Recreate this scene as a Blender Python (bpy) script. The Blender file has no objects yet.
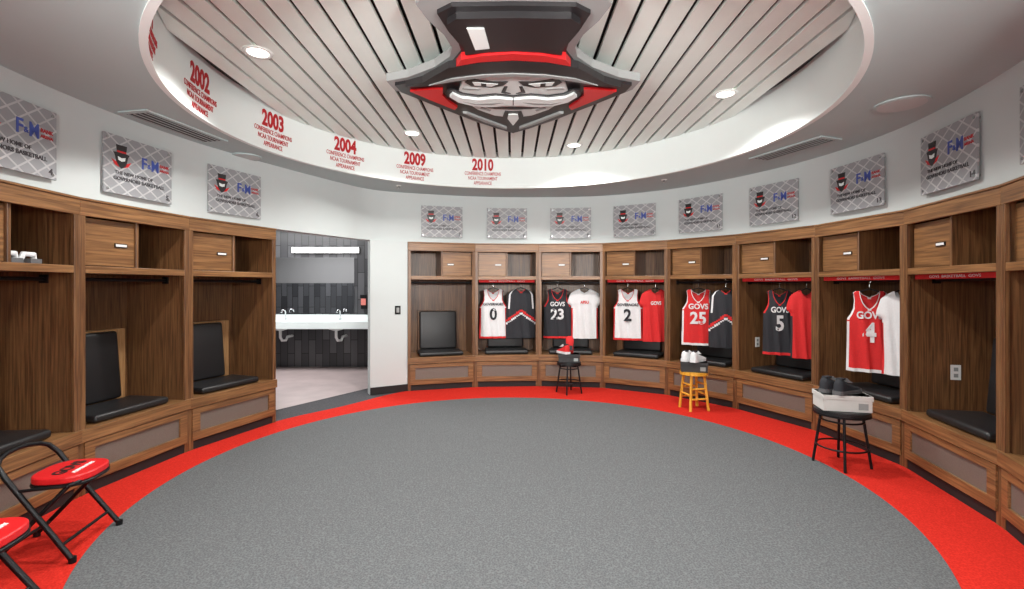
import bpy, math, random
from mathutils import Matrix, Vector
random.seed(4)
S=bpy.context.scene
COL=S.collection
try:
    S.view_settings.view_transform='Standard'
    S.view_settings.look='None'
except Exception as e: print(e)

# ---------------------------------------------------------------- materials
def lin(c):
    r=[]
    for v in c[:3]:
        v=v/255.0
        r.append(v/12.92 if v<=0.04045 else ((v+0.055)/1.055)**2.4)
    return (r[0],r[1],r[2],1)
def mat(name,c,rough=.6,metal=0.0,spec=.5,noise=0.0,nscale=40,emit=0,bump=0):
    m=bpy.data.materials.new(name); m.use_nodes=True
    nt=m.node_tree; b=nt.nodes['Principled BSDF']
    b.inputs['Base Color'].default_value=lin(c)
    b.inputs['Roughness'].default_value=rough
    b.inputs['Metallic'].default_value=metal
    b.inputs['Specular IOR Level'].default_value=spec
    if emit:
        b.inputs['Emission Color'].default_value=lin(c); b.inputs['Emission Strength'].default_value=emit
    tc=nt.nodes.new('ShaderNodeTexCoord'); n=nt.nodes.new('ShaderNodeTexNoise')
    n.inputs['Scale'].default_value=nscale; n.inputs['Detail'].default_value=4
    nt.links.new(tc.outputs['Object'],n.inputs['Vector'])
    if noise>0:
        r=nt.nodes.new('ShaderNodeValToRGB')
        l=lin(c)
        r.color_ramp.elements[0].position=.3; r.color_ramp.elements[1].position=.7
        r.color_ramp.elements[0].color=tuple(v*(1-noise) for v in l[:3])+(1,)
        r.color_ramp.elements[1].color=tuple(min(1,v*(1+noise)) for v in l[:3])+(1,)
        nt.links.new(n.outputs['Fac'],r.inputs['Fac']); nt.links.new(r.outputs['Color'],b.inputs['Base Color'])
    if bump>0:
        bp=nt.nodes.new('ShaderNodeBump'); bp.inputs['Strength'].default_value=bump; bp.inputs['Distance'].default_value=.01
        nt.links.new(n.outputs['Fac'],bp.inputs['Height']); nt.links.new(bp.outputs['Normal'],b.inputs['Normal'])
    return m
def wood(name,cd,cm,cl,scale):
    m=bpy.data.materials.new(name); m.use_nodes=True
    nt=m.node_tree; b=nt.nodes['Principled BSDF']; b.inputs['Roughness'].default_value=.36
    tc=nt.nodes.new('ShaderNodeTexCoord'); mp=nt.nodes.new('ShaderNodeMapping'); mp.inputs['Scale'].default_value=scale
    oi=nt.nodes.new('ShaderNodeObjectInfo'); mu=nt.nodes.new('ShaderNodeMath'); mu.operation='MULTIPLY'; mu.inputs[1].default_value=37
    nt.links.new(oi.outputs['Random'],mu.inputs[0])
    nt.links.new(mu.outputs[0],mp.inputs['Location'])
    n=nt.nodes.new('ShaderNodeTexNoise'); n.inputs['Scale'].default_value=3; n.inputs['Detail'].default_value=7; n.inputs['Distortion'].default_value=.5
    r=nt.nodes.new('ShaderNodeValToRGB'); e=r.color_ramp.elements
    e[0].position=.36; e[0].color=lin(cd); e[1].position=.66; e[1].color=lin(cl)
    k=r.color_ramp.elements.new(.5); k.color=lin(cm)
    nt.links.new(tc.outputs['Object'],mp.inputs['Vector']); nt.links.new(mp.outputs[0],n.inputs['Vector'])
    nt.links.new(n.outputs['Fac'],r.inputs['Fac']); nt.links.new(r.outputs['Color'],b.inputs['Base Color'])
    bp=nt.nodes.new('ShaderNodeBump'); bp.inputs['Strength'].default_value=.08; bp.inputs['Distance'].default_value=.004
    nt.links.new(n.outputs['Fac'],bp.inputs['Height']); nt.links.new(bp.outputs['Normal'],b.inputs['Normal'])
    return m
M_wv=wood('oak_vertical',(80,52,32),(104,72,45),(124,88,56),(24,24,.9))
M_wh=wood('oak_horizontal',(98,67,41),(124,88,55),(144,105,67),(.9,24,24))
M_wl=wood('oak_light',(146,108,70),(166,126,85),(180,141,98),(18,18,1.2))
M_black=mat('black_vinyl',(26,26,28),.42,noise=.1,nscale=200,bump=.05)
M_dark=mat('dark_metal',(30,30,32),.4,.6)
M_kick=mat('toe_kick_black',(22,20,20),.7)
M_grille=mat('drawer_metal_mesh',(112,103,95),.55,.2,noise=.12,nscale=160)
M_white=mat('white_paint',(228,237,236),.6,noise=.01,nscale=3)
M_wall=mat('wall_paint',(190,198,198),.75,noise=.015,nscale=2)
M_soffit=mat('soffit_paint',(174,192,193),.8,noise=.015,nscale=2)
M_slat=mat('slat_white',(224,234,229),.5,noise=.02,nscale=5)
M_void=mat('ceiling_void_black',(44,46,46),.9)
M_red=mat('red_enamel',(205,30,34),.4)
M_redfab=mat('red_fabric',(196,30,32),.8,noise=.08,nscale=90)
M_whfab=mat('white_fabric',(212,214,216),.85,noise=.04,nscale=60)
M_blfab=mat('black_fabric',(34,36,42),.8,noise=.1,nscale=80)
M_plate=mat('white_plastic',(222,224,224),.4)
M_chrome=mat('brushed_steel',(190,190,190),.25,1.0)
M_char=mat('charcoal_enamel',(36,35,37),.3)
M_gry=mat('grey_enamel',(146,150,150),.4)
M_ltg=mat('pale_grey_enamel',(206,214,213),.4)
M_blue=mat('sign_blue',(60,80,160),.5)
M_txt=mat('sign_text_dark',(62,60,64),.6)
M_redtx=mat('red_vinyl_lettering',(176,22,30),.6)
M_card=mat('white_cardboard',(205,205,202),.7,noise=.02,nscale=30)
M_cardk=mat('black_cardboard',(48,48,50),.7)
M_greysole=mat('grey_rubber',(90,90,92),.7)
M_pine=wood('honey_pine',(200,140,40),(222,160,52),(236,180,78),(14,14,1.5))
M_emit=mat('lamp_lens',(255,246,232),.5,emit=6)
M_led=mat('led_bar_lens',(255,252,248),.5,emit=7)
M_bathwall=mat('bathroom_grey_paint',(136,134,134),.7)

def carpet(name,c,c2,s,amt=.5):
    m=bpy.data.materials.new(name); m.use_nodes=True
    nt=m.node_tree; b=nt.nodes['Principled BSDF']; b.inputs['Roughness'].default_value=.95; b.inputs['Specular IOR Level'].default_value=.1
    tc=nt.nodes.new('ShaderNodeTexCoord')
    n=nt.nodes.new('ShaderNodeTexNoise'); n.inputs['Scale'].default_value=s; n.inputs['Detail'].default_value=3
    v=nt.nodes.new('ShaderNodeTexVoronoi'); v.inputs['Scale'].default_value=s*.55
    mx=nt.nodes.new('ShaderNodeMath'); mx.operation='ADD'
    mh=nt.nodes.new('ShaderNodeMath'); mh.operation='MULTIPLY'; mh.inputs[1].default_value=.5
    r=nt.nodes.new('ShaderNodeValToRGB'); e=r.color_ramp.elements
    e[0].position=.25; e[0].color=lin(c2); e[1].position=.7; e[1].color=lin(c)
    nt.links.new(tc.outputs['Object'],n.inputs['Vector']); nt.links.new(tc.outputs['Object'],v.inputs['Vector'])
    nt.links.new(n.outputs['Fac'],mx.inputs[0]); nt.links.new(v.outputs['Distance'],mx.inputs[1]); nt.links.new(mx.outputs[0],mh.inputs[0])
    nt.links.new(mh.outputs[0],r.inputs['Fac']); nt.links.new(r.outputs['Color'],b.inputs['Base Color'])
    bp=nt.nodes.new('ShaderNodeBump'); bp.inputs['Strength'].default_value=.15; bp.inputs['Distance'].default_value=.004
    nt.links.new(mh.outputs[0],bp.inputs['Height']); nt.links.new(bp.outputs['Normal'],b.inputs['Normal'])
    return m
M_cgrey=carpet('grey_carpet',(108,110,112),(76,78,80),165)
M_cdark=carpet('charcoal_carpet',(88,88,91),(64,64,67),150)
M_cred=carpet('red_carpet',(204,48,37),(172,31,24),165)
M_lvt=mat('bathroom_floor_vinyl',(162,147,146),.45,noise=.12,nscale=3)

def tile():
    m=bpy.data.materials.new('black_stacked_tile'); m.use_nodes=True
    nt=m.node_tree; b=nt.nodes['Principled BSDF']; b.inputs['Roughness'].default_value=.3
    tc=nt.nodes.new('ShaderNodeTexCoord'); sx=nt.nodes.new('ShaderNodeSeparateXYZ'); cx=nt.nodes.new('ShaderNodeCombineXYZ')
    nt.links.new(tc.outputs['Object'],sx.inputs[0]); nt.links.new(sx.outputs['Z'],cx.inputs['X']); nt.links.new(sx.outputs['X'],cx.inputs['Y'])
    br=nt.nodes.new('ShaderNodeTexBrick'); br.inputs['Scale'].default_value=1
    br.inputs['Brick Width'].default_value=.5; br.inputs['Row Height'].default_value=.13; br.inputs['Mortar Size'].default_value=.006
    br.inputs['Color1'].default_value=lin((54,54,57)); br.inputs['Color2'].default_value=lin((92,92,95)); br.inputs['Mortar'].default_value=lin((28,28,28))
    nt.links.new(cx.outputs[0],br.inputs['Vector']); nt.links.new(br.outputs['Color'],b.inputs['Base Color'])
    return m
M_tile=tile()
M_mirror=mat('mirror_glass',(225,228,230),.02,1.0)

def signmat():
    # silver panel with a crossing-diamond line print
    m=bpy.data.materials.new('sign_panel_print'); m.use_nodes=True
    nt=m.node_tree; b=nt.nodes['Principled BSDF']; b.inputs['Roughness'].default_value=.5
    tc=nt.nodes.new('ShaderNodeTexCoord'); sp=nt.nodes.new('ShaderNodeSeparateXYZ'); nt.links.new(tc.outputs['Object'],sp.inputs[0])
    def M2(op,a,bv):
        n=nt.nodes.new('ShaderNodeMath'); n.operation=op
        for i,x in enumerate((a,bv)):
            if x is None: continue
            if isinstance(x,(int,float)): n.inputs[i].default_value=x
            else: nt.links.new(x,n.inputs[i])
        return n.outputs[0]
    X=M2('MULTIPLY',sp.outputs['X'],1.0); Z=M2('MULTIPLY',sp.outputs['Z'],1.35)
    outs=[]
    for a,ph in ((M2('ADD',X,Z),.0),(M2('SUBTRACT',X,Z),.03)):
        for per,wd in ((.135,.07),):
            f=M2('FRACT',M2('ADD',M2('DIVIDE',a,per),10.3+ph),None)
            d=M2('ABSOLUTE',M2('SUBTRACT',f,.5),None)
            outs.append(M2('LESS_THAN',d,wd))
    mxo=M2('MAXIMUM',outs[0],outs[1])
    n=nt.nodes.new('ShaderNodeTexNoise'); n.inputs['Scale'].default_value=6; nt.links.new(tc.outputs['Object'],n.inputs['Vector'])
    fac=M2('MULTIPLY',mxo,n.outputs['Fac'])
    r=nt.nodes.new('ShaderNodeValToRGB'); e=r.color_ramp.elements
    e[0].position=.0; e[0].color=lin((142,145,148)); e[1].position=.7; e[1].color=lin((192,194,196))
    nt.links.new(fac,r.inputs['Fac']); nt.links.new(r.outputs['Color'],b.inputs['Base Color'])
    return m
M_sign=signmat()

# ---------------------------------------------------------------- mesh builder
_txtcache={}
def text_mesh(s,size,bold=0.0,extr=.001):
    key=(s,size,bold,extr)
    if key in _txtcache: return _txtcache[key]
    cu=bpy.data.curves.new('t','FONT'); cu.body=s; cu.size=size; cu.align_x='CENTER'; cu.align_y='CENTER'
    cu.extrude=extr; cu.offset=bold; cu.resolution_u=3
    ob=bpy.data.objects.new('t',cu); COL.objects.link(ob)
    dg=bpy.context.evaluated_depsgraph_get(); dg.update()
    me=bpy.data.meshes.new_from_object(ob.evaluated_get(dg))
    vs=[v.co.copy() for v in me.vertices]; fs=[tuple(p.vertices) for p in me.polygons]
    bpy.data.objects.remove(ob); bpy.data.curves.remove(cu); bpy.data.meshes.remove(me)
    _txtcache[key]=(vs,fs); return vs,fs
class MB:
    def __init__(s): s.v=[]; s.f=[]; s.m=[]; s.sm=[]; s.mats=[]
    def mi(s,m):
        if m not in s.mats: s.mats.append(m)
        return s.mats.index(m)
    def add(s,vs,fs,m,M=None,smooth=False):
        o=len(s.v)
        for v in vs:
            v=Vector(v)
            s.v.append(M@v if M is not None else v)
        k=s.mi(m)
        for f in fs: s.f.append(tuple(i+o for i in f)); s.m.append(k); s.sm.append(smooth)
    def box(s,x0,x1,y0,y1,z0,z1,m,M=None):
        vs=[(x0,y0,z0),(x1,y0,z0),(x1,y1,z0),(x0,y1,z0),(x0,y0,z1),(x1,y0,z1),(x1,y1,z1),(x0,y1,z1)]
        s.add(vs,[(0,3,2,1),(4,5,6,7),(0,1,5,4),(1,2,6,5),(2,3,7,6),(3,0,4,7)],m,M)
    def poly(s,pts,z0,z1,m,M=None):
        n=len(pts)
        a=sum(pts[i][0]*pts[(i+1)%n][1]-pts[(i+1)%n][0]*pts[i][1] for i in range(n))
        if a<0: pts=pts[::-1]
        vs=[(p[0],p[1],z0) for p in pts]+[(p[0],p[1],z1) for p in pts]
        fs=[tuple(range(n-1,-1,-1)),tuple(range(n,2*n))]+[(i,(i+1)%n,n+(i+1)%n,n+i) for i in range(n)]
        s.add(vs,fs,m,M)
    def cyl(s,c,r,z0,z1,m,n=24,M=None,r2=None):
        r2=r if r2 is None else r2
        vs=[(c[0]+r*math.cos(2*math.pi*i/n),c[1]+r*math.sin(2*math.pi*i/n),z0) for i in range(n)]
        vs+=[(c[0]+r2*math.cos(2*math.pi*i/n),c[1]+r2*math.sin(2*math.pi*i/n),z1) for i in range(n)]
        s.add(vs,[(i,(i+1)%n,n+(i+1)%n,n+i) for i in range(n)],m,M,True)
        s.add(vs,[tuple(range(n-1,-1,-1)),tuple(range(n,2*n))],m,M)
    def tube(s,pts,r,m,n=10,closed=False,M=None):
        P=[Vector(p) for p in pts]; N=len(P); vs=[]; up=None
        for i,p in enumerate(P):
            a=P[(i-1)%N] if (closed or i>0) else P[i]
            b=P[(i+1)%N] if (closed or i<N-1) else P[i]
            t=(b-a).normalized()
            if up is None:
                up=Vector((0,0,1)) if abs(t.z)<.9 else Vector((1,0,0))
            x=t.cross(up)
            if x.length<1e-4: x=t.cross(Vector((0,1,0)))
            x.normalize(); y=t.cross(x).normalized(); up=x.cross(t)
            for k in range(n):
                an=2*math.pi*k/n; vs.append(p+x*(r*math.cos(an))+y*(r*math.sin(an)))
        fs=[]
        for i in range(N if closed else N-1):
            j=(i+1)%N
            for k in range(n): fs.append((i*n+k,i*n+(k+1)%n,j*n+(k+1)%n,j*n+k))
        s.add(vs,fs,m,M,True)
        if not closed: s.add(vs,[tuple(range(n)),tuple(range((N-1)*n,N*n))[::-1]],m,M)
    def text(s,t,size,m,M,bold=0.0,extr=.001,fn=None,sx=1.0):
        vs,fs=text_mesh(t,size,bold,extr)
        vs=[Vector((v.x*sx,v.y,v.z)) for v in vs]
        if fn: vs=[fn(v) for v in vs]; s.add(vs,fs,m)
        else: s.add(vs,fs,m,M)
    def build(s,name,M=None,parent=None,bevel=0,seg=2,allsmooth=False):
        me=bpy.data.meshes.new(name); me.from_pydata([tuple(v) for v in s.v],[],s.f)
        for m in s.mats: me.materials.append(m)
        for p,k,sm in zip(me.polygons,s.m,s.sm): p.material_index=k; p.use_smooth=sm or allsmooth
        me.update()
        ob=bpy.data.objects.new(name,me); COL.objects.link(ob)
        if parent: ob.parent=parent
        if M is not None: ob.matrix_local=M
        if bevel:
            b=ob.modifiers.new('bevel','BEVEL'); b.width=bevel; b.segments=seg; b.limit_method='ANGLE'; b.angle_limit=math.radians(35)
        return ob
def empty(name,M):
    e=bpy.data.objects.new(name,None); e.empty_display_size=.1; COL.objects.link(e); e.matrix_world=M; return e
T=Matrix.Translation
def RZ(a): return Matrix.Rotation(a,4,'Z')
def RX(a): return Matrix.Rotation(a,4,'X')
def RY(a): return Matrix.Rotation(a,4,'Y')
UPR=RX(math.pi/2)   # text plane -> facing -Y, upright

# ---------------------------------------------------------------- layout
LEFT=[(-2.06,.80),(-2.68,1.54),(-3.02,2.45),(-3.09,3.41),(-2.95,4.36),(-2.62,5.30)]
RIGHT=[(-1.49,6.86),(-.55,7.13),(.40,7.20),(1.34,7.08),(2.15,6.62),(2.75,5.88),(3.16,4.98),(3.27,3.98),(3.06,2.98),(2.66,2.08),(2.04,1.34)]
HL=2.13; HC=2.83; HU=3.23
RC=(-.03,4.06); RR=2.44
D=.62
def frame(A,B):
    A=Vector(A);B=Vector(B); d=B-A; th=math.atan2(d.y,d.x); mid=(A+B)/2
    return T((mid.x,mid.y,0))@RZ(th), d.length, th

def locker(A,B,door='L',num='7',strip=False,outlet=None,left=False):
    M,W,th=frame(A,B); root=empty('wooden_locker',M); h=W/2
    b=MB()
    for sgn in (-1,1):
        x0,x1=(-h,-h+.022) if sgn<0 else (h-.022,h)
        b.box(x0,x1,0,D,.0,HL,M_wv)
        x0,x1=(-h+.001,-h+.045) if sgn<0 else (h-.045,h-.001)
        b.box(x0,x1,-.018,.006,0,HL-.12,M_wv)
    b.box(-h+.022,h-.022,D-.02,D,0,HL,M_wv)
    b.box(-h+.022,h-.022,0,D-.02,HL-.03,HL,M_wv)
    b.build('carcass',parent=root,bevel=.002,seg=1)
    b=MB()
    b.box(-h+.002,h-.002,-.022,.008,HL-.125,HL-.015,M_wh)
    b.box(-h,h,-.030,.008,HL-.014,HL+.002,M_wh)
    b.box(-h+.022,h-.022,.01,D-.02,1.60,1.635,M_wh)      # shelf
    b.box(-h+.045,h-.045,-.016,.014,1.592,1.645,M_wh)     # shelf nosing
    b.box(-h+.022,h-.022,.02,D-.02,.44,.47,M_wh)          # seat deck
    b.box(-h+.002,h-.002,-.04,.02,.385,.475,M_wh)         # seat rail
    # drawer shaker frame
    f=.075
    b.box(-h+.03,h-.03,-.030,-.004,.325,.378,M_wh)
    b.box(-h+.03,h-.03,-.030,-.004,.085,.085+f,M_wh)
    b.box(-h+.03,-h+.03+f,-.030,-.004,.085+f,.325,M_wh)
    b.box(h-.03-f,h-.03,-.030,-.004,.085+f,.325,M_wh)
    b.build('rails_and_drawer',parent=root,bevel=.003,seg=2)
    b=MB(); b.box(-h+.03+f,h-.03-f,-.014,-.004,.085+f,.325,M_grille)
    b.build('drawer_mesh_panel',parent=root)
    b=MB(); b.box(-h+.03,h-.03,.01,.03,.0,.44,M_kick); b.box(-h+.04,h-.04,-.012,.01,.0,.075,M_kick)
    b.build('toe_kick',parent=root)
    # cubby
    b=MB(); b.box(-.012,.012,.012,D-.02,1.635,HL-.03,M_wv)
    if door=='L': b.box(-h+.047,-.013,.03,.05,1.65,HL-.13,M_wh)
    else: b.box(.013,h-.047,.03,.05,1.65,HL-.13,M_wh)
    b.build('cubby_door_and_divider',parent=root,bevel=.003,seg=1)
    b=MB(); cx=-.06-.07 if door=='L' else .13
    b.box(cx-.05,cx+.05,.02,.03,1.80,1.83,M_dark)
    b.box(cx-.045,cx+.045,.0195,.021,1.806,1.824,M_plate)
    b.build('door_nameplate',parent=root)
    b=MB(); b.tube([(-h+.022,.2,1.55),(h-.022,.2,1.55)],.014,M_dark,12)
    for s_ in (-1,1): b.box(min(s_*(h-.03),s_*(h-.02)),max(s_*(h-.03),s_*(h-.02)),.17,.23,1.52,1.58,M_dark)
    b.build('hanging_rod',parent=root)
    # backrest board + cushions
    bw=.285; ox=-.05 if left else 0
    b=MB(); mb_=M_wl if left else M_wv
    b.box(-bw-.02+ox,bw+(.13 if left else .02)+ox,D-.10,D-.02,.47,1.12,mb_)
    x0,x1=-bw+.01+ox,bw-.01+ox
    vs=[(x0,D-.16,.47),(x1,D-.16,.47),(x1,D-.09,.47),(x0,D-.09,.47),(x0,D-.104,1.10),(x1,D-.104,1.10),(x1,D-.09,1.10),(x0,D-.09,1.10)]
    b.add(vs,[(0,3,2,1),(4,5,6,7),(0,1,5,4),(1,2,6,5),(2,3,7,6),(3,0,4,7)],mb_)
    b.build('backrest_board',parent=root,bevel=.003)
    b=MB(); b.box(-bw,bw,-.055,0,0,.58,M_black)
    b.build('back_cushion',T((ox,D-.165,.53))@RX(-.085),parent=root,bevel=.026,seg=4,allsmooth=True)
    b=MB(); b.box(-bw-.04,bw+.04,.03,D-.20,.474,.535,M_black)
    b.build('seat_cushion',parent=root,bevel=.024,seg=4,allsmooth=True)
    if strip:
        b=MB(); b.box(-h+.06,h-.06,.03,.036,1.553,1.592,M_redfab)
        MM=T((0,.0285,1.572))@UPR
        b.text('GOVS  BASKETBALL  GOVS',.028,M_whfab,MM,0,.0005,sx=1.6)
        b.build('red_lanyard_strip',parent=root)
    if outlet:
        b=MB(); x=(-h+.022) if outlet=='L' else (h-.022); d=.006 if outlet=='L' else -.006
        b.box(min(x,x+d),max(x,x+d),.30,.37,.74,.86,M_plate)
        b.box(min(x,x+d*1.3),max(x,x+d*1.3),.32,.35,.76,.79,M_gry); b.box(min(x,x+d*1.3),max(x,x+d*1.3),.32,.35,.81,.84,M_gry)
        b.build('power_outlet',parent=root)
    return M,W,th

def sign(A,B,num):
    M,W,th=frame(A,B)
    M=M@T((0,-.012,2.435))
    b=MB(); w,h=.30,.225
    b.box(-w,w,0,.012,-h,h,M_sign)
    for sx in (-1,1):
        for sz in (-1,1):
            b.cyl((0,0),.010,-.004,.05,M_chrome,12,T((sx*(w-.03),0,sz*(h-.03)))@RX(-math.pi/2))
    def tx(t,x,z,size,m,bold=0,sx=1): b.text(t,size,m,T((x,-.002,z))@UPR,bold,.0012,sx=sx)
    tx('F',.035,.055,.13,M_blue,.002,.9); tx('&',.08,.045,.05,M_blue,.001,1.0); tx('M',.135,.055,.13,M_blue,.002,.75)
    tx('BANK',.225,.075,.034,M_redtx,.0006); tx('ARENA',.225,.038,.028,M_redtx,.0006)
    tx('THE NEW HOME OF',-.05,-.06,.036,M_txt,.0006)
    tx("GOVERNORS BASKETBALL",-.0,-.105,.038,M_txt,.0008)
    tx(num,.255,-.18,.055,M_txt,.002)
    K=T((-.16,-.002,.065))@UPR@Matrix.Diagonal((.9,.9,1,1))
    b.poly([(-.05,.10),(.05,.10),(.042,.035),(.075,.03),(.06,.005),(.04,-.075),(0,-.10),(-.04,-.075),(-.06,.005),(-.075,.03),(-.042,.035)],-.001,.001,M_char,K)
    b.poly([(-.042,.05),(.042,.05),(.042,.035),(-.042,.035)],.001,.002,M_red,K)
    b.poly([(-.035,0),(0,-.01),(.035,0),(.03,-.03),(0,-.04),(-.03,-.03)],.001,.002,M_white,K)
    b.poly([(-.09,-.03),(-.045,-.05),(-.02,-.09),(-.06,-.075)],-.001,.001,M_red,K)
    b.poly([(.09,-.03),(.045,-.05),(.02,-.09),(.06,-.075)],-.001,.001,M_red,K)
    b.build('locker_number_sign',M)

LK={}
nums_l=['2','3','4','5','6']
for i in range(5):
    M_=locker(LEFT[i],LEFT[i+1],'L',nums_l[i],left=True); LK['l'+nums_l[i]]=M_; sign(LEFT[i],LEFT[i+1],nums_l[i])
cfg=[('7','R',0,'L'),('8','L',1,None),('9','L',0,None),('10','L',1,None),('11','L',0,'L'),('12','L',1,'L'),('13','L',1,None),('14','L',1,'L'),('15','L',0,'L'),('16','L',0,None)]
for i,(n,dr,st,ol) in enumerate(cfg):
    LK[n]=locker(RIGHT[i],RIGHT[i+1],dr,n,bool(st),ol); sign(RIGHT[i],RIGHT[i+1],n)

# ---------------------------------------------------------------- walls
def catmull(P,k=8):
    out=[]
    for i in range(len(P)-1):
        p0=Vector(P[max(i-1,0)]);p1=Vector(P[i]);p2=Vector(P[i+1]);p3=Vector(P[min(i+2,len(P)-1)])
        for j in range(k):
            t=j/k
            out.append(.5*((2*p1)+(-p0+p2)*t+(2*p0-5*p1+4*p2-p3)*t*t+(-p0+3*p1-3*p2+p3)*t**3))
    out.append(Vector(P[-1])); return out
DOORMID=[(-2.22,6.16)]
JAMB=(-1.95,6.60)
full=LEFT+DOORMID+[JAMB]+RIGHT
cur=catmull(full,8)
def ribbon(pts,z0,z1,th,m,name):
    b=MB(); n=len(pts); vs=[]
    for i,p in enumerate(pts):
        a=pts[max(i-1,0)]; c=pts[min(i+1,n-1)]; t=(c-a).normalized(); o=Vector((-t.y,t.x))
        q=p+o*th
        vs+=[(p.x,p.y,z0),(p.x,p.y,z1),(q.x,q.y,z0),(q.x,q.y,z1)]
    fs=[]
    for i in range(n-1):
        k=i*4; j=k+4
        fs+=[(k,j,j+1,k+1),(k+2,k+3,j+3,j+2),(k,k+2,j+2,j),(k+1,j+1,j+3,k+3)]
    fs+=[(0,1,3,2),((n-1)*4,(n-1)*4+2,(n-1)*4+3,(n-1)*4+1)]
    b.add(vs,fs,m,None,True); ob=b.build(name)
    e=ob.modifiers.new('es','EDGE_SPLIT'); e.split_angle=math.radians(40)
    return ob
ribbon(cur,HL+.004,HC,.14,M_wall,'wall_curved')
jp=[Vector(JAMB),Vector(RIGHT[0])-Vector((.003,0))]
ribbon(jp,0,HL+.004,.14,M_wall,'wall_doorway')
b=MB()
M,W,th=frame(jp[0],jp[1])
b.box(-W/2,W/2,-.012,0,0,.1,M_kick); b.build('baseboard_doorway',M)
b=MB(); b.box(-.04,.04,-.008,0,-.06,.06,M_dark); b.box(-.02,.02,-.012,0,-.035,.035,M_gry)
b.build('light_switch',M@T((.12,0,1.16)))
b=MB(); b.box(-2.20,-2.06,-.9,.80,0,HC,M_wall); b.build('wall_left')
b=MB(); b.box(2.04,2.18,-.9,1.34,0,HC,M_wall); b.build('wall_right')
b=MB(); b.box(-2.20,2.18,-1.04,-.9,0,HC,M_wall); b.build('wall_front')

# ---------------------------------------------------------------- floor
b=MB(); b.box(-8.2,4.6,-1.1,9.1,-.12,-.004,M_cdark); b.build('floor')
ring=[Vector(p) for p in LEFT]+[Vector((-2.10,6.00))]+[Vector(p) for p in RIGHT]
rc=catmull([tuple(p) for p in ring],6)
pts=[(p.x,p.y) for p in rc]+[(2.04,-.9),(-2.06,-.9)]
b=MB(); b.poly(pts,-.004,.001,M_cred); b.build('carpet_red_border')
b=MB(); FC=(.0,3.80); FR=2.64
b.cyl(FC,FR,.0015,.004,M_cgrey,160); b.build('carpet_grey_circle')

# ---------------------------------------------------------------- ceiling
b=MB(); n=160; X0,X1,Y0,Y1=-4.4,4.6,-1.1,8.3
vs=[];fs=[]
for i in range(n):
    a=2*math.pi*i/n; c,s_=math.cos(a),math.sin(a)
    tx=((X1-RC[0])/c if c>1e-6 else ((X0-RC[0])/c if c<-1e-6 else 1e9))
    ty=((Y1-RC[1])/s_ if s_>1e-6 else ((Y0-RC[1])/s_ if s_<-1e-6 else 1e9))
    t=min(tx,ty)
    vs+=[(RC[0]+RR*c,RC[1]+RR*s_,HC),(RC[0]+t*c,RC[1]+t*s_,HC)]
for i in range(n):
    j=(i+1)%n; fs.append((2*i,2*j,2*j+1,2*i+1))
b.add(vs,fs,M_soffit); b.build('ceiling_soffit')
b=MB(); vs=[];fs=[]
prof=[(RR-.012,HC-.01),(RR-.012,HC+.006),(RR,HC+.012),(RR,HU+.10)]
for i in range(n):
    a=2*math.pi*i/n
    for r,z in prof: vs.append((RC[0]+r*math.cos(a),RC[1]+r*math.sin(a),z))
k=len(prof)
for i in range(n):
    j=(i+1)%n
    for q in range(k-1): fs.append((i*k+q,i*k+q+1,j*k+q+1,j*k+q))
b.add(vs,fs,M_white,None,True)
vs=[];fs=[]
for i in range(n):
    a=2*math.pi*i/n
    for r,z in ((RR-.012,HC-.01),(RR+.03,HC-.01),(RR+.03,HC+.0)): vs.append((RC[0]+r*math.cos(a),RC[1]+r*math.sin(a),z))
for i in range(n):
    j=(i+1)%n
    for q in range(2): fs.append((i*3+q,j*3+q,j*3+q+1,i*3+q+1))
b.add(vs,fs,M_white,None)
ob=b.build('ceiling_ring_fascia'); e=ob.modifiers.new('es','EDGE_SPLIT'); e.split_angle=math.radians(30)
b=MB(); b.cyl(RC,RR+.02,HU+.08,HU+.12,M_void,96); b.build('ceiling_void')
b=MB(); pitch=.165; gap=.030
i=-int(RR/pitch)
while i*pitch<RR:
    xa=i*pitch+gap/2; xb=(i+1)*pitch-gap/2
    m_=max(abs(xa),abs(xb))
    if m_<RR-.02:
        la=math.sqrt(RR**2-xa**2)-.006; lb=math.sqrt(RR**2-xb**2)-.006
        b.poly([(RC[0]+xa,RC[1]-la),(RC[0]+xb,RC[1]-lb),(RC[0]+xb,RC[1]+lb),(RC[0]+xa,RC[1]+la)],HU,HU+.025,M_slat)
    i+=1
b.build('ceiling_slats')

# ring lettering
def fascia_text(year,deg):
    b=MB()
    def place(t,size,z,bold,sx):
        def fn(v):
            a=math.radians(deg)+v.x/RR
            r=RR-.004-v.z
            return Vector((RC[0]+r*math.sin(a),RC[1]+r*math.cos(a),z+v.y))
        b.text(t,size,M_redtx,None,bold,.001,fn,sx)
    place(year,.21,3.125,.008,.68)
    place('CONFERENCE CHAMPIONS',.064,3.01,.0005,.62)
    place('NCAA TOURNAMENT',.064,2.947,.0005,.62)
    place('APPEARANCE',.064,2.884,.0005,.62)
    b.build('championship_year_lettering')
for y_,d_ in (('2010',-8.6),('2009',-30),('2004',-51.5),('2003',-73.5),('2002',-97),('1991',-121)):
    fascia_text(y_,d_)

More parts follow.
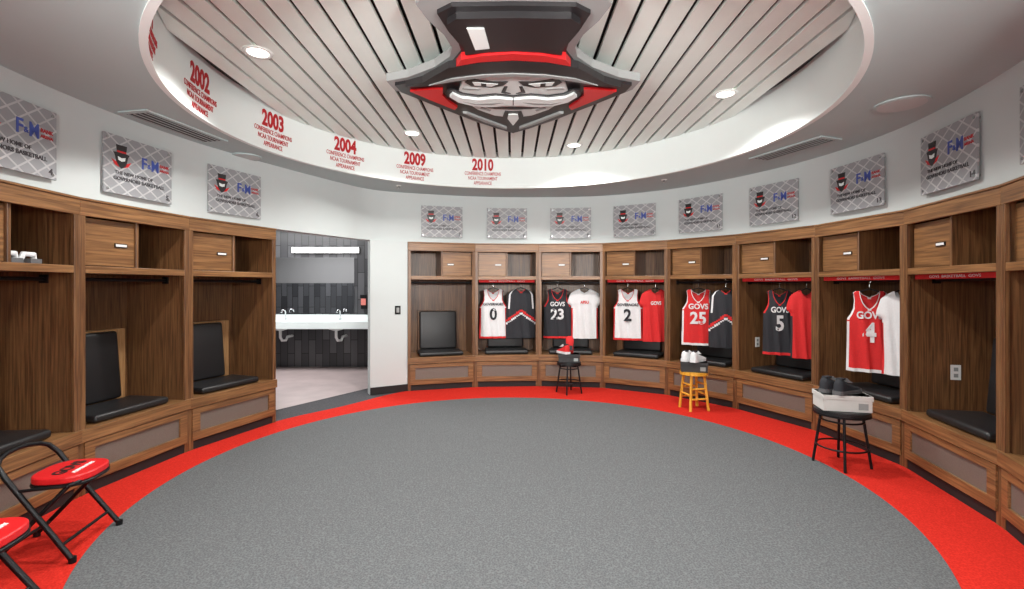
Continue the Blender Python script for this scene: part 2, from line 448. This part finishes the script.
# mascot ceiling sign (stepped relief)
b=MB(); CX=.01
def sym(h,F=1.0): return [(CX+x*F,y) for x,y in h]+[(CX-x*F,y) for x,y in reversed(h) if x>1e-6]
def layer(h,z0,z1,m,F=1.0): b.poly(sym(h,F),z0,z1,m)
layer([(0,2.50),(.38,2.51),(.48,2.56),(.54,2.64),(.50,2.80),(.43,2.96),(.40,3.12),(.43,3.24),(.56,3.40),(.78,3.56),(.96,3.63),(.94,3.79),(.68,4.12),(.38,4.50),(.18,4.70),(0,4.86)],3.05,3.11,M_gry)
layer([(0,2.61),(.34,2.62),(.43,2.69),(.39,2.88),(.345,3.02),(.34,3.14),(.43,3.32),(.64,3.55),(.90,3.65),(.88,3.78),(.65,4.08),(.36,4.42),(.16,4.65),(0,4.79)],3.025,3.05,M_char)
# crown block, red band, brim
layer([(0,2.66),(.32,2.67),(.38,2.73),(.345,2.88),(.31,3.02),(.31,3.09),(.16,3.05),(0,3.035)],2.985,3.025,M_char)
b.poly([(CX-.34,3.13),(CX-.2,3.075),(CX,3.05),(CX+.2,3.075),(CX+.34,3.13),(CX+.385,3.225),(CX+.22,3.165),(CX,3.14),(CX-.22,3.165),(CX-.385,3.225)],2.975,3.025,M_red)
b.poly([(CX-.44,3.25),(CX-.22,3.18),(CX,3.155),(CX+.22,3.18),(CX+.44,3.25),(CX+.66,3.48),(CX+.80,3.56),(CX+.62,3.545),(CX+.42,3.43),(CX+.22,3.37),(CX,3.35),(CX-.22,3.37),(CX-.42,3.43),(CX-.62,3.545),(CX-.80,3.56),(CX-.66,3.48)],2.975,3.025,M_char)
b.poly([(CX-.44,3.405),(CX-.22,3.345),(CX,3.325),(CX+.22,3.345),(CX+.44,3.405),(CX+.62,3.52),(CX+.42,3.445),(CX+.22,3.385),(CX,3.365),(CX-.22,3.385),(CX-.42,3.445),(CX-.62,3.52)],2.968,2.976,M_gry)
FX=1.26
layer([(0,3.44),(.20,3.455),(.30,3.54),(.335,3.72),(.31,3.92),(.24,4.10),(.13,4.24),(0,4.30)],3.006,3.026,M_ltg,FX)
for sg in (-1,1):
    P=lambda L:[(CX+sg*x,y) for x,y in L]
    Q=lambda L:[(CX+sg*x*FX,y) for x,y in L]
    b.poly(P([(.54,3.68),(.64,3.68),(.80,3.72),(.68,3.88),(.50,4.11),(.47,4.05),(.53,3.92),(.56,3.80)]),3.006,3.026,M_red)
    b.poly(P([(.40,4.19),(.44,4.19),(.26,4.42),(.06,4.63),(.06,4.58),(.22,4.40)]),3.006,3.026,M_gry)
    b.poly(Q([(.03,3.53),(.12,3.53),(.25,3.48),(.285,3.54),(.25,3.61),(.13,3.635),(.06,3.60)]),3.001,3.007,M_char)
    b.poly(Q([(.09,3.565),(.24,3.53),(.23,3.59),(.13,3.61)]),2.998,3.001,M_white)
    b.poly(Q([(.16,3.553),(.19,3.546),(.19,3.596),(.16,3.602)]),2.996,2.998,M_char)
    b.poly(Q([(.035,3.62),(.055,3.62),(.075,3.73),(.05,3.75),(.015,3.75),(.05,3.72)]),3.001,3.007,M_char)
    b.poly(Q([(.20,3.66),(.30,3.64),(.31,3.665),(.21,3.685)]),3.001,3.007,M_gry)
    b.poly(Q([(0,3.785),(.11,3.75),(.22,3.78),(.31,3.74),(.36,3.66),(.40,3.67),(.42,3.75),(.37,3.88),(.27,3.97),(.14,3.99),(.05,3.955),(0,3.97)]),2.995,3.007,M_char)
    b.poly(Q([(.003,3.81),(.11,3.775),(.22,3.81),(.325,3.77),(.37,3.69),(.395,3.75),(.35,3.86),(.26,3.94),(.14,3.96),(.05,3.925),(.003,3.935)]),2.975,2.996,M_white)
    b.poly(Q([(.06,3.86),(.24,3.885),(.32,3.84),(.25,3.905),(.14,3.91)]),2.973,2.976,M_gry)
    b.poly(Q([(0,4.035),(.12,4.045),(.18,4.03),(.12,4.075),(0,4.085)]),3.001,3.007,M_char)
    b.poly(Q([(.15,4.10),(.21,4.04),(.22,4.06),(.16,4.13)]),3.001,3.007,M_gry)
b.poly([(CX-.07,4.12),(CX,4.13),(CX+.07,4.12),(CX+.09,4.24),(CX+.04,4.44),(CX,4.54),(CX-.04,4.44),(CX-.09,4.24)],2.998,3.026,M_char)
b.poly([(CX-.04,4.18),(CX,4.17),(CX+.04,4.18),(CX+.05,4.28),(CX,4.46),(CX-.05,4.28)],2.99,2.998,M_white)
b.poly([(CX-.27,2.76),(CX-.17,2.76),(CX-.15,2.99),(CX-.24,3.01)],2.978,2.986,M_white)
for px,py in ((-.3,2.8),(.3,2.8),(-.3,3.9),(.3,3.9),(0,3.2)):
    b.cyl((px,py),.012,3.11,HU,M_dark,8)
b.build('mascot_ceiling_sign')

# ---------------------------------------------------------------- ceiling fixtures
def downlight(x,y,z,power):
    root=empty('recessed_downlight',T((x,y,z)))
    b=MB()
    vs=[];fs=[];n=32
    for i in range(n):
        a=2*math.pi*i/n
        for r,zz in ((.105,-.001),(.10,-.008),(.078,-.008),(.07,.002)): vs.append((r*math.cos(a),r*math.sin(a),zz))
    for i in range(n):
        j=(i+1)%n
        for q in range(3): fs.append((i*4+q,j*4+q,j*4+q+1,i*4+q+1))
    b.add(vs,fs,M_white,None,True); b.build('trim_ring',parent=root)
    b=MB(); b.cyl((0,0),.078,-.004,-.002,M_emit,32); b.build('lens',parent=root)
    L=bpy.data.lights.new('downlight_lamp','SPOT'); L.energy=power; L.spot_size=math.radians(140); L.spot_blend=.6; L.shadow_soft_size=.07; L.color=(1,.965,.92)
    o=bpy.data.objects.new('downlight_lamp',L); COL.objects.link(o); o.parent=root; o.location=(0,0,-.10)
for x,y in ((-1.88,3.55),(1.92,4.32),(-1.13,5.43),(.76,5.89),(1.3,2.5),(-.95,2.3)):
    downlight(x,y,HU,165)
for x,y in ((-.9,.3),(.9,.3)):  # unseen fill downlights added in the soffit above the viewpoint
    downlight(x,y,HC,80)
# unseen fill fixtures added behind the viewpoint to brighten walls, ceiling and sign
def fill_sconce(x):
    root=empty('added_fill_sconce',T((x,-.9,1.95)))
    b=MB(); b.box(-.06,.06,0,.03,-.12,.12,M_dark); b.cyl((0,.10),.07,-.13,-.12,M_dark,24); b.build('added_bracket',parent=root)
    b=MB(); b.cyl((0,.10),.065,-.12,.12,M_emit,24); b.build('added_glow_shade',parent=root)
    L=bpy.data.lights.new('fill_sconce_lamp','POINT'); L.energy=92; L.shadow_soft_size=.15; L.color=(1,.975,.945)
    o=bpy.data.objects.new('fill_sconce_lamp',L); COL.objects.link(o); o.parent=root; o.location=(0,.34,0)
    L=bpy.data.lights.new('fill_sconce_uplight','SPOT'); L.energy=560; L.spot_size=math.radians(80); L.spot_blend=.9; L.shadow_soft_size=.25; L.color=(1,.975,.94)  # extra spot added to lift the slat ceiling and ring
    o=bpy.data.objects.new('fill_sconce_uplight',L); COL.objects.link(o); o.parent=root; o.location=(0,.40,.05)
    d=Vector((-x*.9,5.0,1.55)); o.rotation_euler=d.to_track_quat('-Z','Y').to_euler()
fill_sconce(-1.2); fill_sconce(1.2)

def diffuser(x,y,ang):
    b=MB(); b.box(-.40,.40,-.13,.13,-.012,-.001,M_soffit)
    b.box(-.36,.36,-.095,.095,-.0125,-.0115,M_void)
    for i in range(4):
        yy=-.08+.05*i; b.box(-.36,.36,yy,yy+.014,-.016,-.011,M_gry)
    b.build('linear_air_diffuser',T((x,y,HC))@RZ(ang))
diffuser(-2.80,4.02,math.atan2(.64,.12)); diffuser(2.72,4.66,math.atan2(-.7,.25))
def speaker(x,y,r):
    b=MB(); b.cyl((0,0),r,-.012,-.001,M_soffit,36); b.cyl((0,0),r*.86,-.014,-.012,M_wall,36)
    b.build('ceiling_speaker',T((x,y,HC)))
speaker(2.84,3.5,.17); speaker(-2.72,4.92,.14)
def sprinkler(x,y):
    b=MB(); b.cyl((0,0),.035,-.006,-.001,M_white,20); b.cyl((0,0),.012,-.03,-.006,M_chrome,12); b.cyl((0,0),.02,-.034,-.03,M_chrome,12)
    b.build('fire_sprinkler',T((x,y,HC)))
sprinkler(-1.5,6.35); sprinkler(1.9,6.0)

# ---------------------------------------------------------------- bathroom
b=MB(); b.box(-8,-1.95,7.06,8.9,-.003,.002,M_lvt); b.box(-8,-3.3,6.4,7.06,-.003,.002,M_lvt)
b.add([(-3.3,5.6,.002),(-2.84,5.81,.002),(-2.09,7.06,.002),(-3.3,7.06,.002)],[(0,1,2,3)],M_lvt)
b.build('bathroom_floor')
b=MB(); b.box(-8,-1.8,8.9,9.0,0,2.7,M_tile); b.build('wall_bathroom_back')
b=MB(); b.box(-8,-3.32,6.3,6.4,0,1.57,M_tile); b.box(-8,-3.32,6.3,6.4,1.57,2.7,M_bathwall); b.build('wall_bathroom_near')
b=MB(); b.box(-3.42,-3.32,5.55,6.3,0,2.7,M_bathwall); b.build('wall_bathroom_return')
b=MB(); b.box(-1.93,-1.83,6.85,8.9,0,2.7,M_tile); b.build('wall_bathroom_right')
b=MB(); b.box(-8.1,-8,6.3,9.0,0,2.7,M_bathwall); b.build('wall_bathroom_left')
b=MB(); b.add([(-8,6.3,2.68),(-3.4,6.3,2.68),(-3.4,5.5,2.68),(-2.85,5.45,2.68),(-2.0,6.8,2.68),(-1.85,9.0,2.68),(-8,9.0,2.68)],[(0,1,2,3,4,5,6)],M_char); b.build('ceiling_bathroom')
b=MB(); b.box(-6.2,-2.92,8.885,8.899,1.0,2.03,M_mirror); b.build('bathroom_mirror')
b=MB(); b.box(-4.05,-2.84,8.83,8.899,2.12,2.2,M_led); b.box(-4.07,-2.82,8.86,8.899,2.1,2.22,M_chrome); b.build('mirror_light_bar')
root=empty('sink_counter',T((0,0,0)))
b=MB(); b.box(-6.2,-1.95,8.34,8.895,.84,.88,M_white); b.box(-6.2,-1.95,8.34,8.36,.75,.84,M_white); b.box(-6.2,-1.95,8.87,8.895,.88,.97,M_white)
b.box(-6.2,-6.15,8.36,8.89,0,.84,M_white)
b.build('countertop',parent=root,bevel=.004)
for sx in (-4.15,-3.15):
    b=MB()
    vs=[];fs=[];n=24;pr=[(.2,0),(.19,-.05),(.14,-.11),(.05,-.14),(.001,-.14)]
    for i in range(n):
        a=2*math.pi*i/n
        for r,z in pr: vs.append((sx+r*math.cos(a),8.6+r*.75*math.sin(a),.84+z))
    for i in range(n):
        j=(i+1)%n
        for q in range(4): fs.append((i*5+q,i*5+q+1,j*5+q+1,j*5+q))
    b.add(vs,fs,M_white,None,True)
    b.tube([(sx,8.6,.72),(sx,8.6,.58),(sx+.02,8.62,.52),(sx+.07,8.66,.52),(sx+.08,8.7,.58),(sx+.08,8.89,.58)],.025,M_plate)
    b.build('basin',parent=root)
    b=MB(); b.tube([(sx,8.8,.88),(sx,8.8,1.02),(sx,8.77,1.06),(sx,8.68,1.06),(sx,8.64,1.02)],.013,M_chrome)
    b.cyl((sx,8.8),.025,.88,.9,M_chrome,16); b.build('faucet',parent=root)
b=MB(); b.box(-.05,.05,-.05,.05,0,.2,M_dark); b.box(-.06,.06,-.06,.05,.2,.26,M_dark); b.box(-.045,.045,-.055,-.05,.07,.19,mat('pink_label',(214,120,110),.5))
b.build('soap_dispenser',T((-2.72,8.84,1.08)),bevel=.01)
L=bpy.data.lights.new('bathroom_fill','AREA'); L.shape='RECTANGLE'; L.size=2.0; L.size_y=1.0; L.energy=105  # unseen area light added to brighten the bathroom
o=bpy.data.objects.new('bathroom_fill_light',L); COL.objects.link(o); o.location=(-4,7.7,2.6)

# ---------------------------------------------------------------- garments
def interp(T_,z):
    for (a,b_),(c,d) in zip(T_,T_[1:]):
        if a>=z>=c: return b_+(d-b_)*((a-z)/(a-c) if a!=c else 0)
    return T_[-1][1]
def garment(name,key,u,rot,kind,base,trim,texts=(),side=None,yo=.2,scale=1.0,chev=None,xs=1.0):
    M,W,th=LK[key]
    MW=M@T((u,yo,1.452))@RZ(rot)@Matrix.Diagonal((xs,1,1,1))
    b=MB(); H=.75; ph=random.Random(key+str(u)).random()*6
    if kind=='tank':
        outer=[(0,.125),(-.012,.15),(-.09,.14),(-.17,.15),(-.22,.175),(-.26,.205),(-.5,.208),(-H,.215)]
        inn=[(0,.088),(-.06,.078),(-.11,.058),(-.15,.025),(-.165,0),(-1,0)]
    elif kind=='tee':
        outer=[(0,.10),(-.03,.17),(-.07,.225),(-.17,.262),(-.215,.268),(-.235,.24),(-.25,.212),(-.5,.208),(-H,.212)]
        inn=[(0,.075),(-.03,.065),(-.06,.045),(-.085,0),(-1,0)]
    else: # long warm-up
        outer=[(0,.09),(-.03,.16),(-.08,.205),(-.3,.225),(-.5,.23),(-H,.23)]
        inn=[(0,.06),(-.02,.05),(-.04,0),(-1,0)]
    innb=[(0,inn[0][1]),(-.035,inn[0][1]*.7),(-.055,0),(-1,0)]
    zs=[-H*i/50 for i in range(51)]; NC=9
    def rip(x,z): return .012*math.sin(x*48+ph+z*4)*min(1,-z/.35)+.006*math.sin(x*90+z*10)*min(1,-z/.5)
    for front in (True,False):
        it=inn if front else innb
        for sg in (-1,1):
            vs=[]
            for z in zs:
                o_=interp(outer,z); i_=min(interp(it,z),o_-.01)
                for c in range(NC+1):
                    x=i_+(o_-i_)*c/NC
                    q=math.sqrt(max(0,1-(x/o_)**2))
                    y=(-.04 if front else .028)*q + rip(sg*x,z)
                    vs.append((sg*x,y,z*scale))
            F={}
            for r in range(50):
                for c in range(NC):
                    z=zs[r]; m_=base
                    neckrow = interp(it,z)>0 or interp(it,zs[max(r-1,0)])>0
                    if neckrow and c==0 and kind!='long': m_=trim
                    if kind=='tank' and z>-.27 and c==NC-1: m_=trim
                    if kind=='tee' and -.22<z<-.16 and c>=NC-2: m_=trim
                    if side is not None and z<-.27 and c==NC-1: m_=side
                    if kind=='tank' and z<-.715: m_=trim
                    if chev is not None:
                        xx=abs((c+.5)/NC); zz=-z-.30-.16*xx
                        if 0<zz<.035: m_=chev
                        if .05<zz<.075: m_=M_whfab
                        if c==NC-2 and z>-.3: m_=M_whfab
                        if neckrow and c==0: m_=chev
                    q=(r*(NC+1)+c,r*(NC+1)+c+1,(r+1)*(NC+1)+c+1,(r+1)*(NC+1)+c)
                    if sg*(1 if front else -1)>0: q=q[::-1]
                    F.setdefault(m_.name,(m_,[]))[1].append(q)
            for m_,fl in F.values(): b.add(vs,fl,m_,None,True)
    for t,size,z,m_ in texts:
        def fn(v,z=z):
            x=v.x; zz=z+v.y
            q=math.sqrt(max(0,1-(x/.21)**2))
            return Vector((x,-.04*q+rip(x,zz)-.009-v.z,zz))
        b.text(t,size,m_,None,size*.03,.001,fn,.95)
    b.tube([(-.16,0,-.035),(-.08,0,-.004),(0,0,.022),(.08,0,-.004),(.16,0,-.035)],.007,M_dark,8)
    b.tube([(0,0,.02),(0,0,.075),(.018,0,.092),(.022,0,.108),(.010,0,.122),(-.010,0,.122),(-.02,0,.11)],.003,M_chrome,6)
    b.build(name,MW)
W_,K_,R_=M_whfab,M_blfab,M_redfab
garment('basketball_jersey','8',-.20,.05,'tank',W_,R_,[('GOVERNORS',.055,-.23,K_),('0',.24,-.39,K_)],side=R_)
garment('warmup_top','8',.225,.05,'long',K_,K_,[],chev=R_)
garment('basketball_jersey','9',-.20,.05,'tank',K_,R_,[('GOVS',.09,-.23,W_),('23',.22,-.39,W_)])
garment('tee_shirt','9',.21,.05,'tee',W_,W_,[('APSU',.06,-.2,R_)],side=R_,xs=.95)
garment('basketball_jersey','10',-.15,.2,'tank',W_,R_,[('GOVERNORS',.055,-.23,K_),('2',.24,-.39,K_)],side=R_)
garment('tee_shirt','10',.25,.4,'tee',R_,R_,[('GOVS',.07,-.2,W_)],xs=.85)
garment('basketball_jersey','11',-.14,.5,'tank',R_,W_,[('GOVS',.10,-.23,W_),('25',.22,-.39,W_)],side=W_)
garment('warmup_top','11',.24,.5,'long',K_,K_,[],chev=R_,xs=.9)
garment('basketball_jersey','12',-.07,.75,'tank',K_,R_,[('GOVS',.09,-.23,W_),('5',.24,-.39,W_)],xs=.82)
garment('tee_shirt','12',.25,.75,'tee',R_,R_,[],side=K_,xs=.72)
garment('basketball_jersey','13',-.04,.85,'tank',R_,W_,[('GOVS',.095,-.23,W_),('4',.25,-.40,W_)],side=W_,scale=1.02,yo=.17,xs=.85)
garment('tee_shirt','13',.265,.45,'tee',W_,W_,[],side=R_,xs=.78,yo=.22)

# ---------------------------------------------------------------- shoes & boxes
def shoe_geo(b,M,up,sole,L=.29):
    prof=[(0,.055,.030,.10),(.05,.075,.038,.125),(.12,.08,.040,.13),(.25,.078,.040,.118),(.40,.078,.040,.098),(.55,.088,.040,.078),(.70,.10,.040,.062),(.85,.096,.038,.05),(.95,.075,.036,.042),(1.0,.035,.030,.034)]
    vs=[];fs=[];K=10
    for t,w,zb,zt in prof:
        for k in range(K):
            a=math.pi*k/(K-1); x=-math.cos(a)*w/2; z=.028+(zt-.028)*math.sin(a)**.6
            vs.append((x,t*L,z))
    for i in range(len(prof)-1):
        for k in range(K-1): fs.append((i*K+k,i*K+k+1,(i+1)*K+k+1,(i+1)*K+k))
    fs+=[tuple(range(K))[::-1],tuple(range((len(prof)-1)*K,len(prof)*K))]
    b.add(vs,fs,up,M,True)
    out=[(-p[1]/2-.005,p[0]*L*1.03-.005) for p in prof]+[(p[1]/2+.005,p[0]*L*1.03-.005) for p in reversed(prof)]
    b.poly(out,0,.032,sole,M)
    b.poly([(-.022,.02),(.022,.02),(.022,.085),(-.022,.085)],.118,.134,M_blfab,M)
    for i in range(4):
        y=.1+.022*i; z=.127-.012*i
        b.box(-.028,.028,y,y+.007,z-.004,z+.003,sole,M)
def shoebox(M,w,d,h,mb,ml):
    b=MB(); b.box(-w/2,w/2,-d/2,d/2,0,h,mb); b.box(-w/2-.006,w/2+.006,-d/2-.006,d/2+.006,h-.035,h,ml)
    b.box(w*.22,w*.42,-d/2-.002,-d/2,h*.15,h*.55,M_gry)
    return b.build('shoe_box',M,bevel=.002,seg=1)
def shoes(M,up,sole,tilt=0):
    b=MB()
    shoe_geo(b,T((-.055,-.14,0)),up,sole); shoe_geo(b,T((.055,-.12,0))@RZ(.1),up,sole)
    b.build('sneaker_pair',M)

def stool(name,M,r,h,legm,seatm,square=False,splay=.06,rt=.011):
    b=MB()
    if square:
        b.cyl((0,0),r,h-.035,h,seatm,32)
    else:
        b.cyl((0,0),r,h-.03,h-.004,seatm,36); b.cyl((0,0),r*.93,h-.004,h,seatm,36); b.cyl((0,0),r+.006,h-.045,h-.028,legm,36)
    lr=r*.72
    for k in range(4):
        a=math.pi/4+k*math.pi/2; c,s_=math.cos(a),math.sin(a)
        b.tube([(lr*c,lr*s_,h-.03),((lr+splay)*c,(lr+splay)*s_,.0)],rt,legm,10)
    def ringat(z,rr,closed=True):
        b.tube([(rr*math.cos(2*math.pi*i/32),rr*math.sin(2*math.pi*i/32),z) for i in range(32)],rt*.7,legm,8,True)
    if square:
        for z in (.14,.26):
            rr=lr+splay*(1-z/h)
            for k in range(4):
                a=math.pi/4+k*math.pi/2; a2=a+math.pi/2; zz=z+(.05 if k%2 else 0)
                b.tube([(rr*math.cos(a),rr*math.sin(a),zz),(rr*math.cos(a2),rr*math.sin(a2),zz)],rt*.75,legm,8)
    else:
        ringat(.16,lr+splay*(1-.16/h)); ringat(h-.09,lr+splay*.2)
    b.build(name,M)
sx,sy=2.76,4.02
stool('black_metal_stool',T((sx,sy,.004))@RZ(.3),.20,.47,M_dark,M_black)
shoebox(T((sx,sy,.476))@RZ(-.25),.35,.24,.13,M_card,M_card)
shoes(T((sx-.01,sy,.608))@RZ(-1.2),M_blfab,M_greysole)
sx,sy=2.22,5.86
stool('wooden_stool',T((sx,sy,.001))@RZ(.2),.165,.46,M_pine,M_pine,True,.05,.017)
shoebox(T((sx,sy,.462))@RZ(-.3),.30,.2,.12,M_cardk,M_cardk)
shoes(T((sx,sy,.584))@RZ(-.9),M_whfab,M_whfab)
sx,sy=.80,6.74
stool('black_metal_stool',T((sx,sy,.001))@RZ(.5),.165,.44,M_dark,M_black)
shoebox(T((sx,sy,.442))@RZ(-.1),.29,.2,.11,M_cardk,M_cardk)
b=MB(); shoe_geo(b,T((-.02,-.09,0))@RZ(.5),M_redfab,M_whfab,.24); shoe_geo(b,T((.02,.02,0))@RX(1.25)@T((0,0,-.02)),M_redfab,M_redfab,.24)
b.build('sneaker_pair',T((sx,sy,.554)))
M4,W4,t4=LK['l4']
b=MB()
for dx in (.06,.19):
    o=T((dx,.02,1.646))
    b.poly([(-.04,0),(.04,0),(.05,.18),(.03,.26),(-.03,.26),(-.045,.18)],0,.03,M_greysole,o)
    b.tube([(-.045,.06,.02),(-.035,.05,.06),(.035,.05,.06),(.048,.06,.02)],.018,M_whfab,8,False,o)
b.build('slide_sandals',M4)

# ---------------------------------------------------------------- folding chairs
def chair(M):
    root=empty('folding_chair',M)
    b=MB()
    w=.20; ff=Vector((.13,0,0)); tp=Vector((-.25,0,.575))
    def on(t,y):
        p=ff+(tp-ff)*t; return (p.x,y,p.z)
    pts=[(.13,-w-.01,.012),on(.45,-w),on(.78,-w)]
    for i in range(9):
        a=-math.pi/2+math.pi*i/8
        y=w*math.sin(a); t=.84+.16*max(0,math.cos(a))**.6
        p=on(t,y); pts.append((p[0]-.02*math.cos(a),p[1],p[2]))
    pts+=[on(.78,w),on(.45,w),(.13,w+.01,.012)]
    b.tube(pts,.014,M_dark,12)
    w2=.15
    b.tube([(-.27,-w2,.012),(.08,-w2,.40),(.11,-w2+.02,.405),(.11,w2-.02,.405),(.08,w2,.40),(-.27,w2,.012)],.012,M_dark,12)
    b.tube([(-.2,-w2,.085),(-.2,w2,.085)],.009,M_dark,10)
    b.tube([(.07,-w,.09),(.07,w,.09)],.009,M_dark,10)
    for y in (-w-.01,w+.01): b.cyl((.13,y),.018,0,.03,M_dark,12)
    for y in (-w2,w2): b.cyl((-.27,y),.018,0,.03,M_dark,12)
    b.tube([(-.13,-w,.40),(.08,-w+.03,.40)],.009,M_dark,8); b.tube([(-.13,w,.40),(.08,w-.03,.40)],.009,M_dark,8)
    b.build('tube_frame',parent=root)
    def rr(sx,sy,e=2.8,n=40):
        o=[]
        for i in range(n):
            a=2*math.pi*i/n; c,s_=math.cos(a),math.sin(a)
            o.append((math.copysign(abs(c)**(2/e)*sx,c),math.copysign(abs(s_)**(2/e)*sy,s_)))
        return o
    b=MB(); b.poly(rr(.155,.165),.385,.405,M_dark); b.poly(rr(.15,.16),.405,.445,M_red); b.build('seat_pad',parent=root,bevel=.013,seg=3)
    b=MB(); b.text('GOVS',.085,M_char,T((-.01,0,.4465))@RZ(math.pi/2),.003,.001); b.text('AUSTIN PEAY',.03,M_white,T((.06,0,.4465))@RZ(math.pi/2),.001,.001)
    b.build('seat_lettering',parent=root)
chair(T((-2.55,2.78,.003))@RZ(.2)); chair(T((-2.28,2.03,.003))@RZ(.2))

# ---------------------------------------------------------------- world, camera
w=bpy.data.worlds.new('w'); S.world=w; w.use_nodes=True
w.node_tree.nodes['Background'].inputs['Color'].default_value=(.6,.6,.62,1); w.node_tree.nodes['Background'].inputs['Strength'].default_value=.05
cam=bpy.data.cameras.new('camera'); co=bpy.data.objects.new('camera',cam); COL.objects.link(co)
cam.sensor_width=36; cam.lens=480/1024*36; cam.clip_start=.05
co.location=(0,0,1.5); co.rotation_euler=(math.pi/2,0,0); cam.shift_y=-8.5/1024
S.camera=co
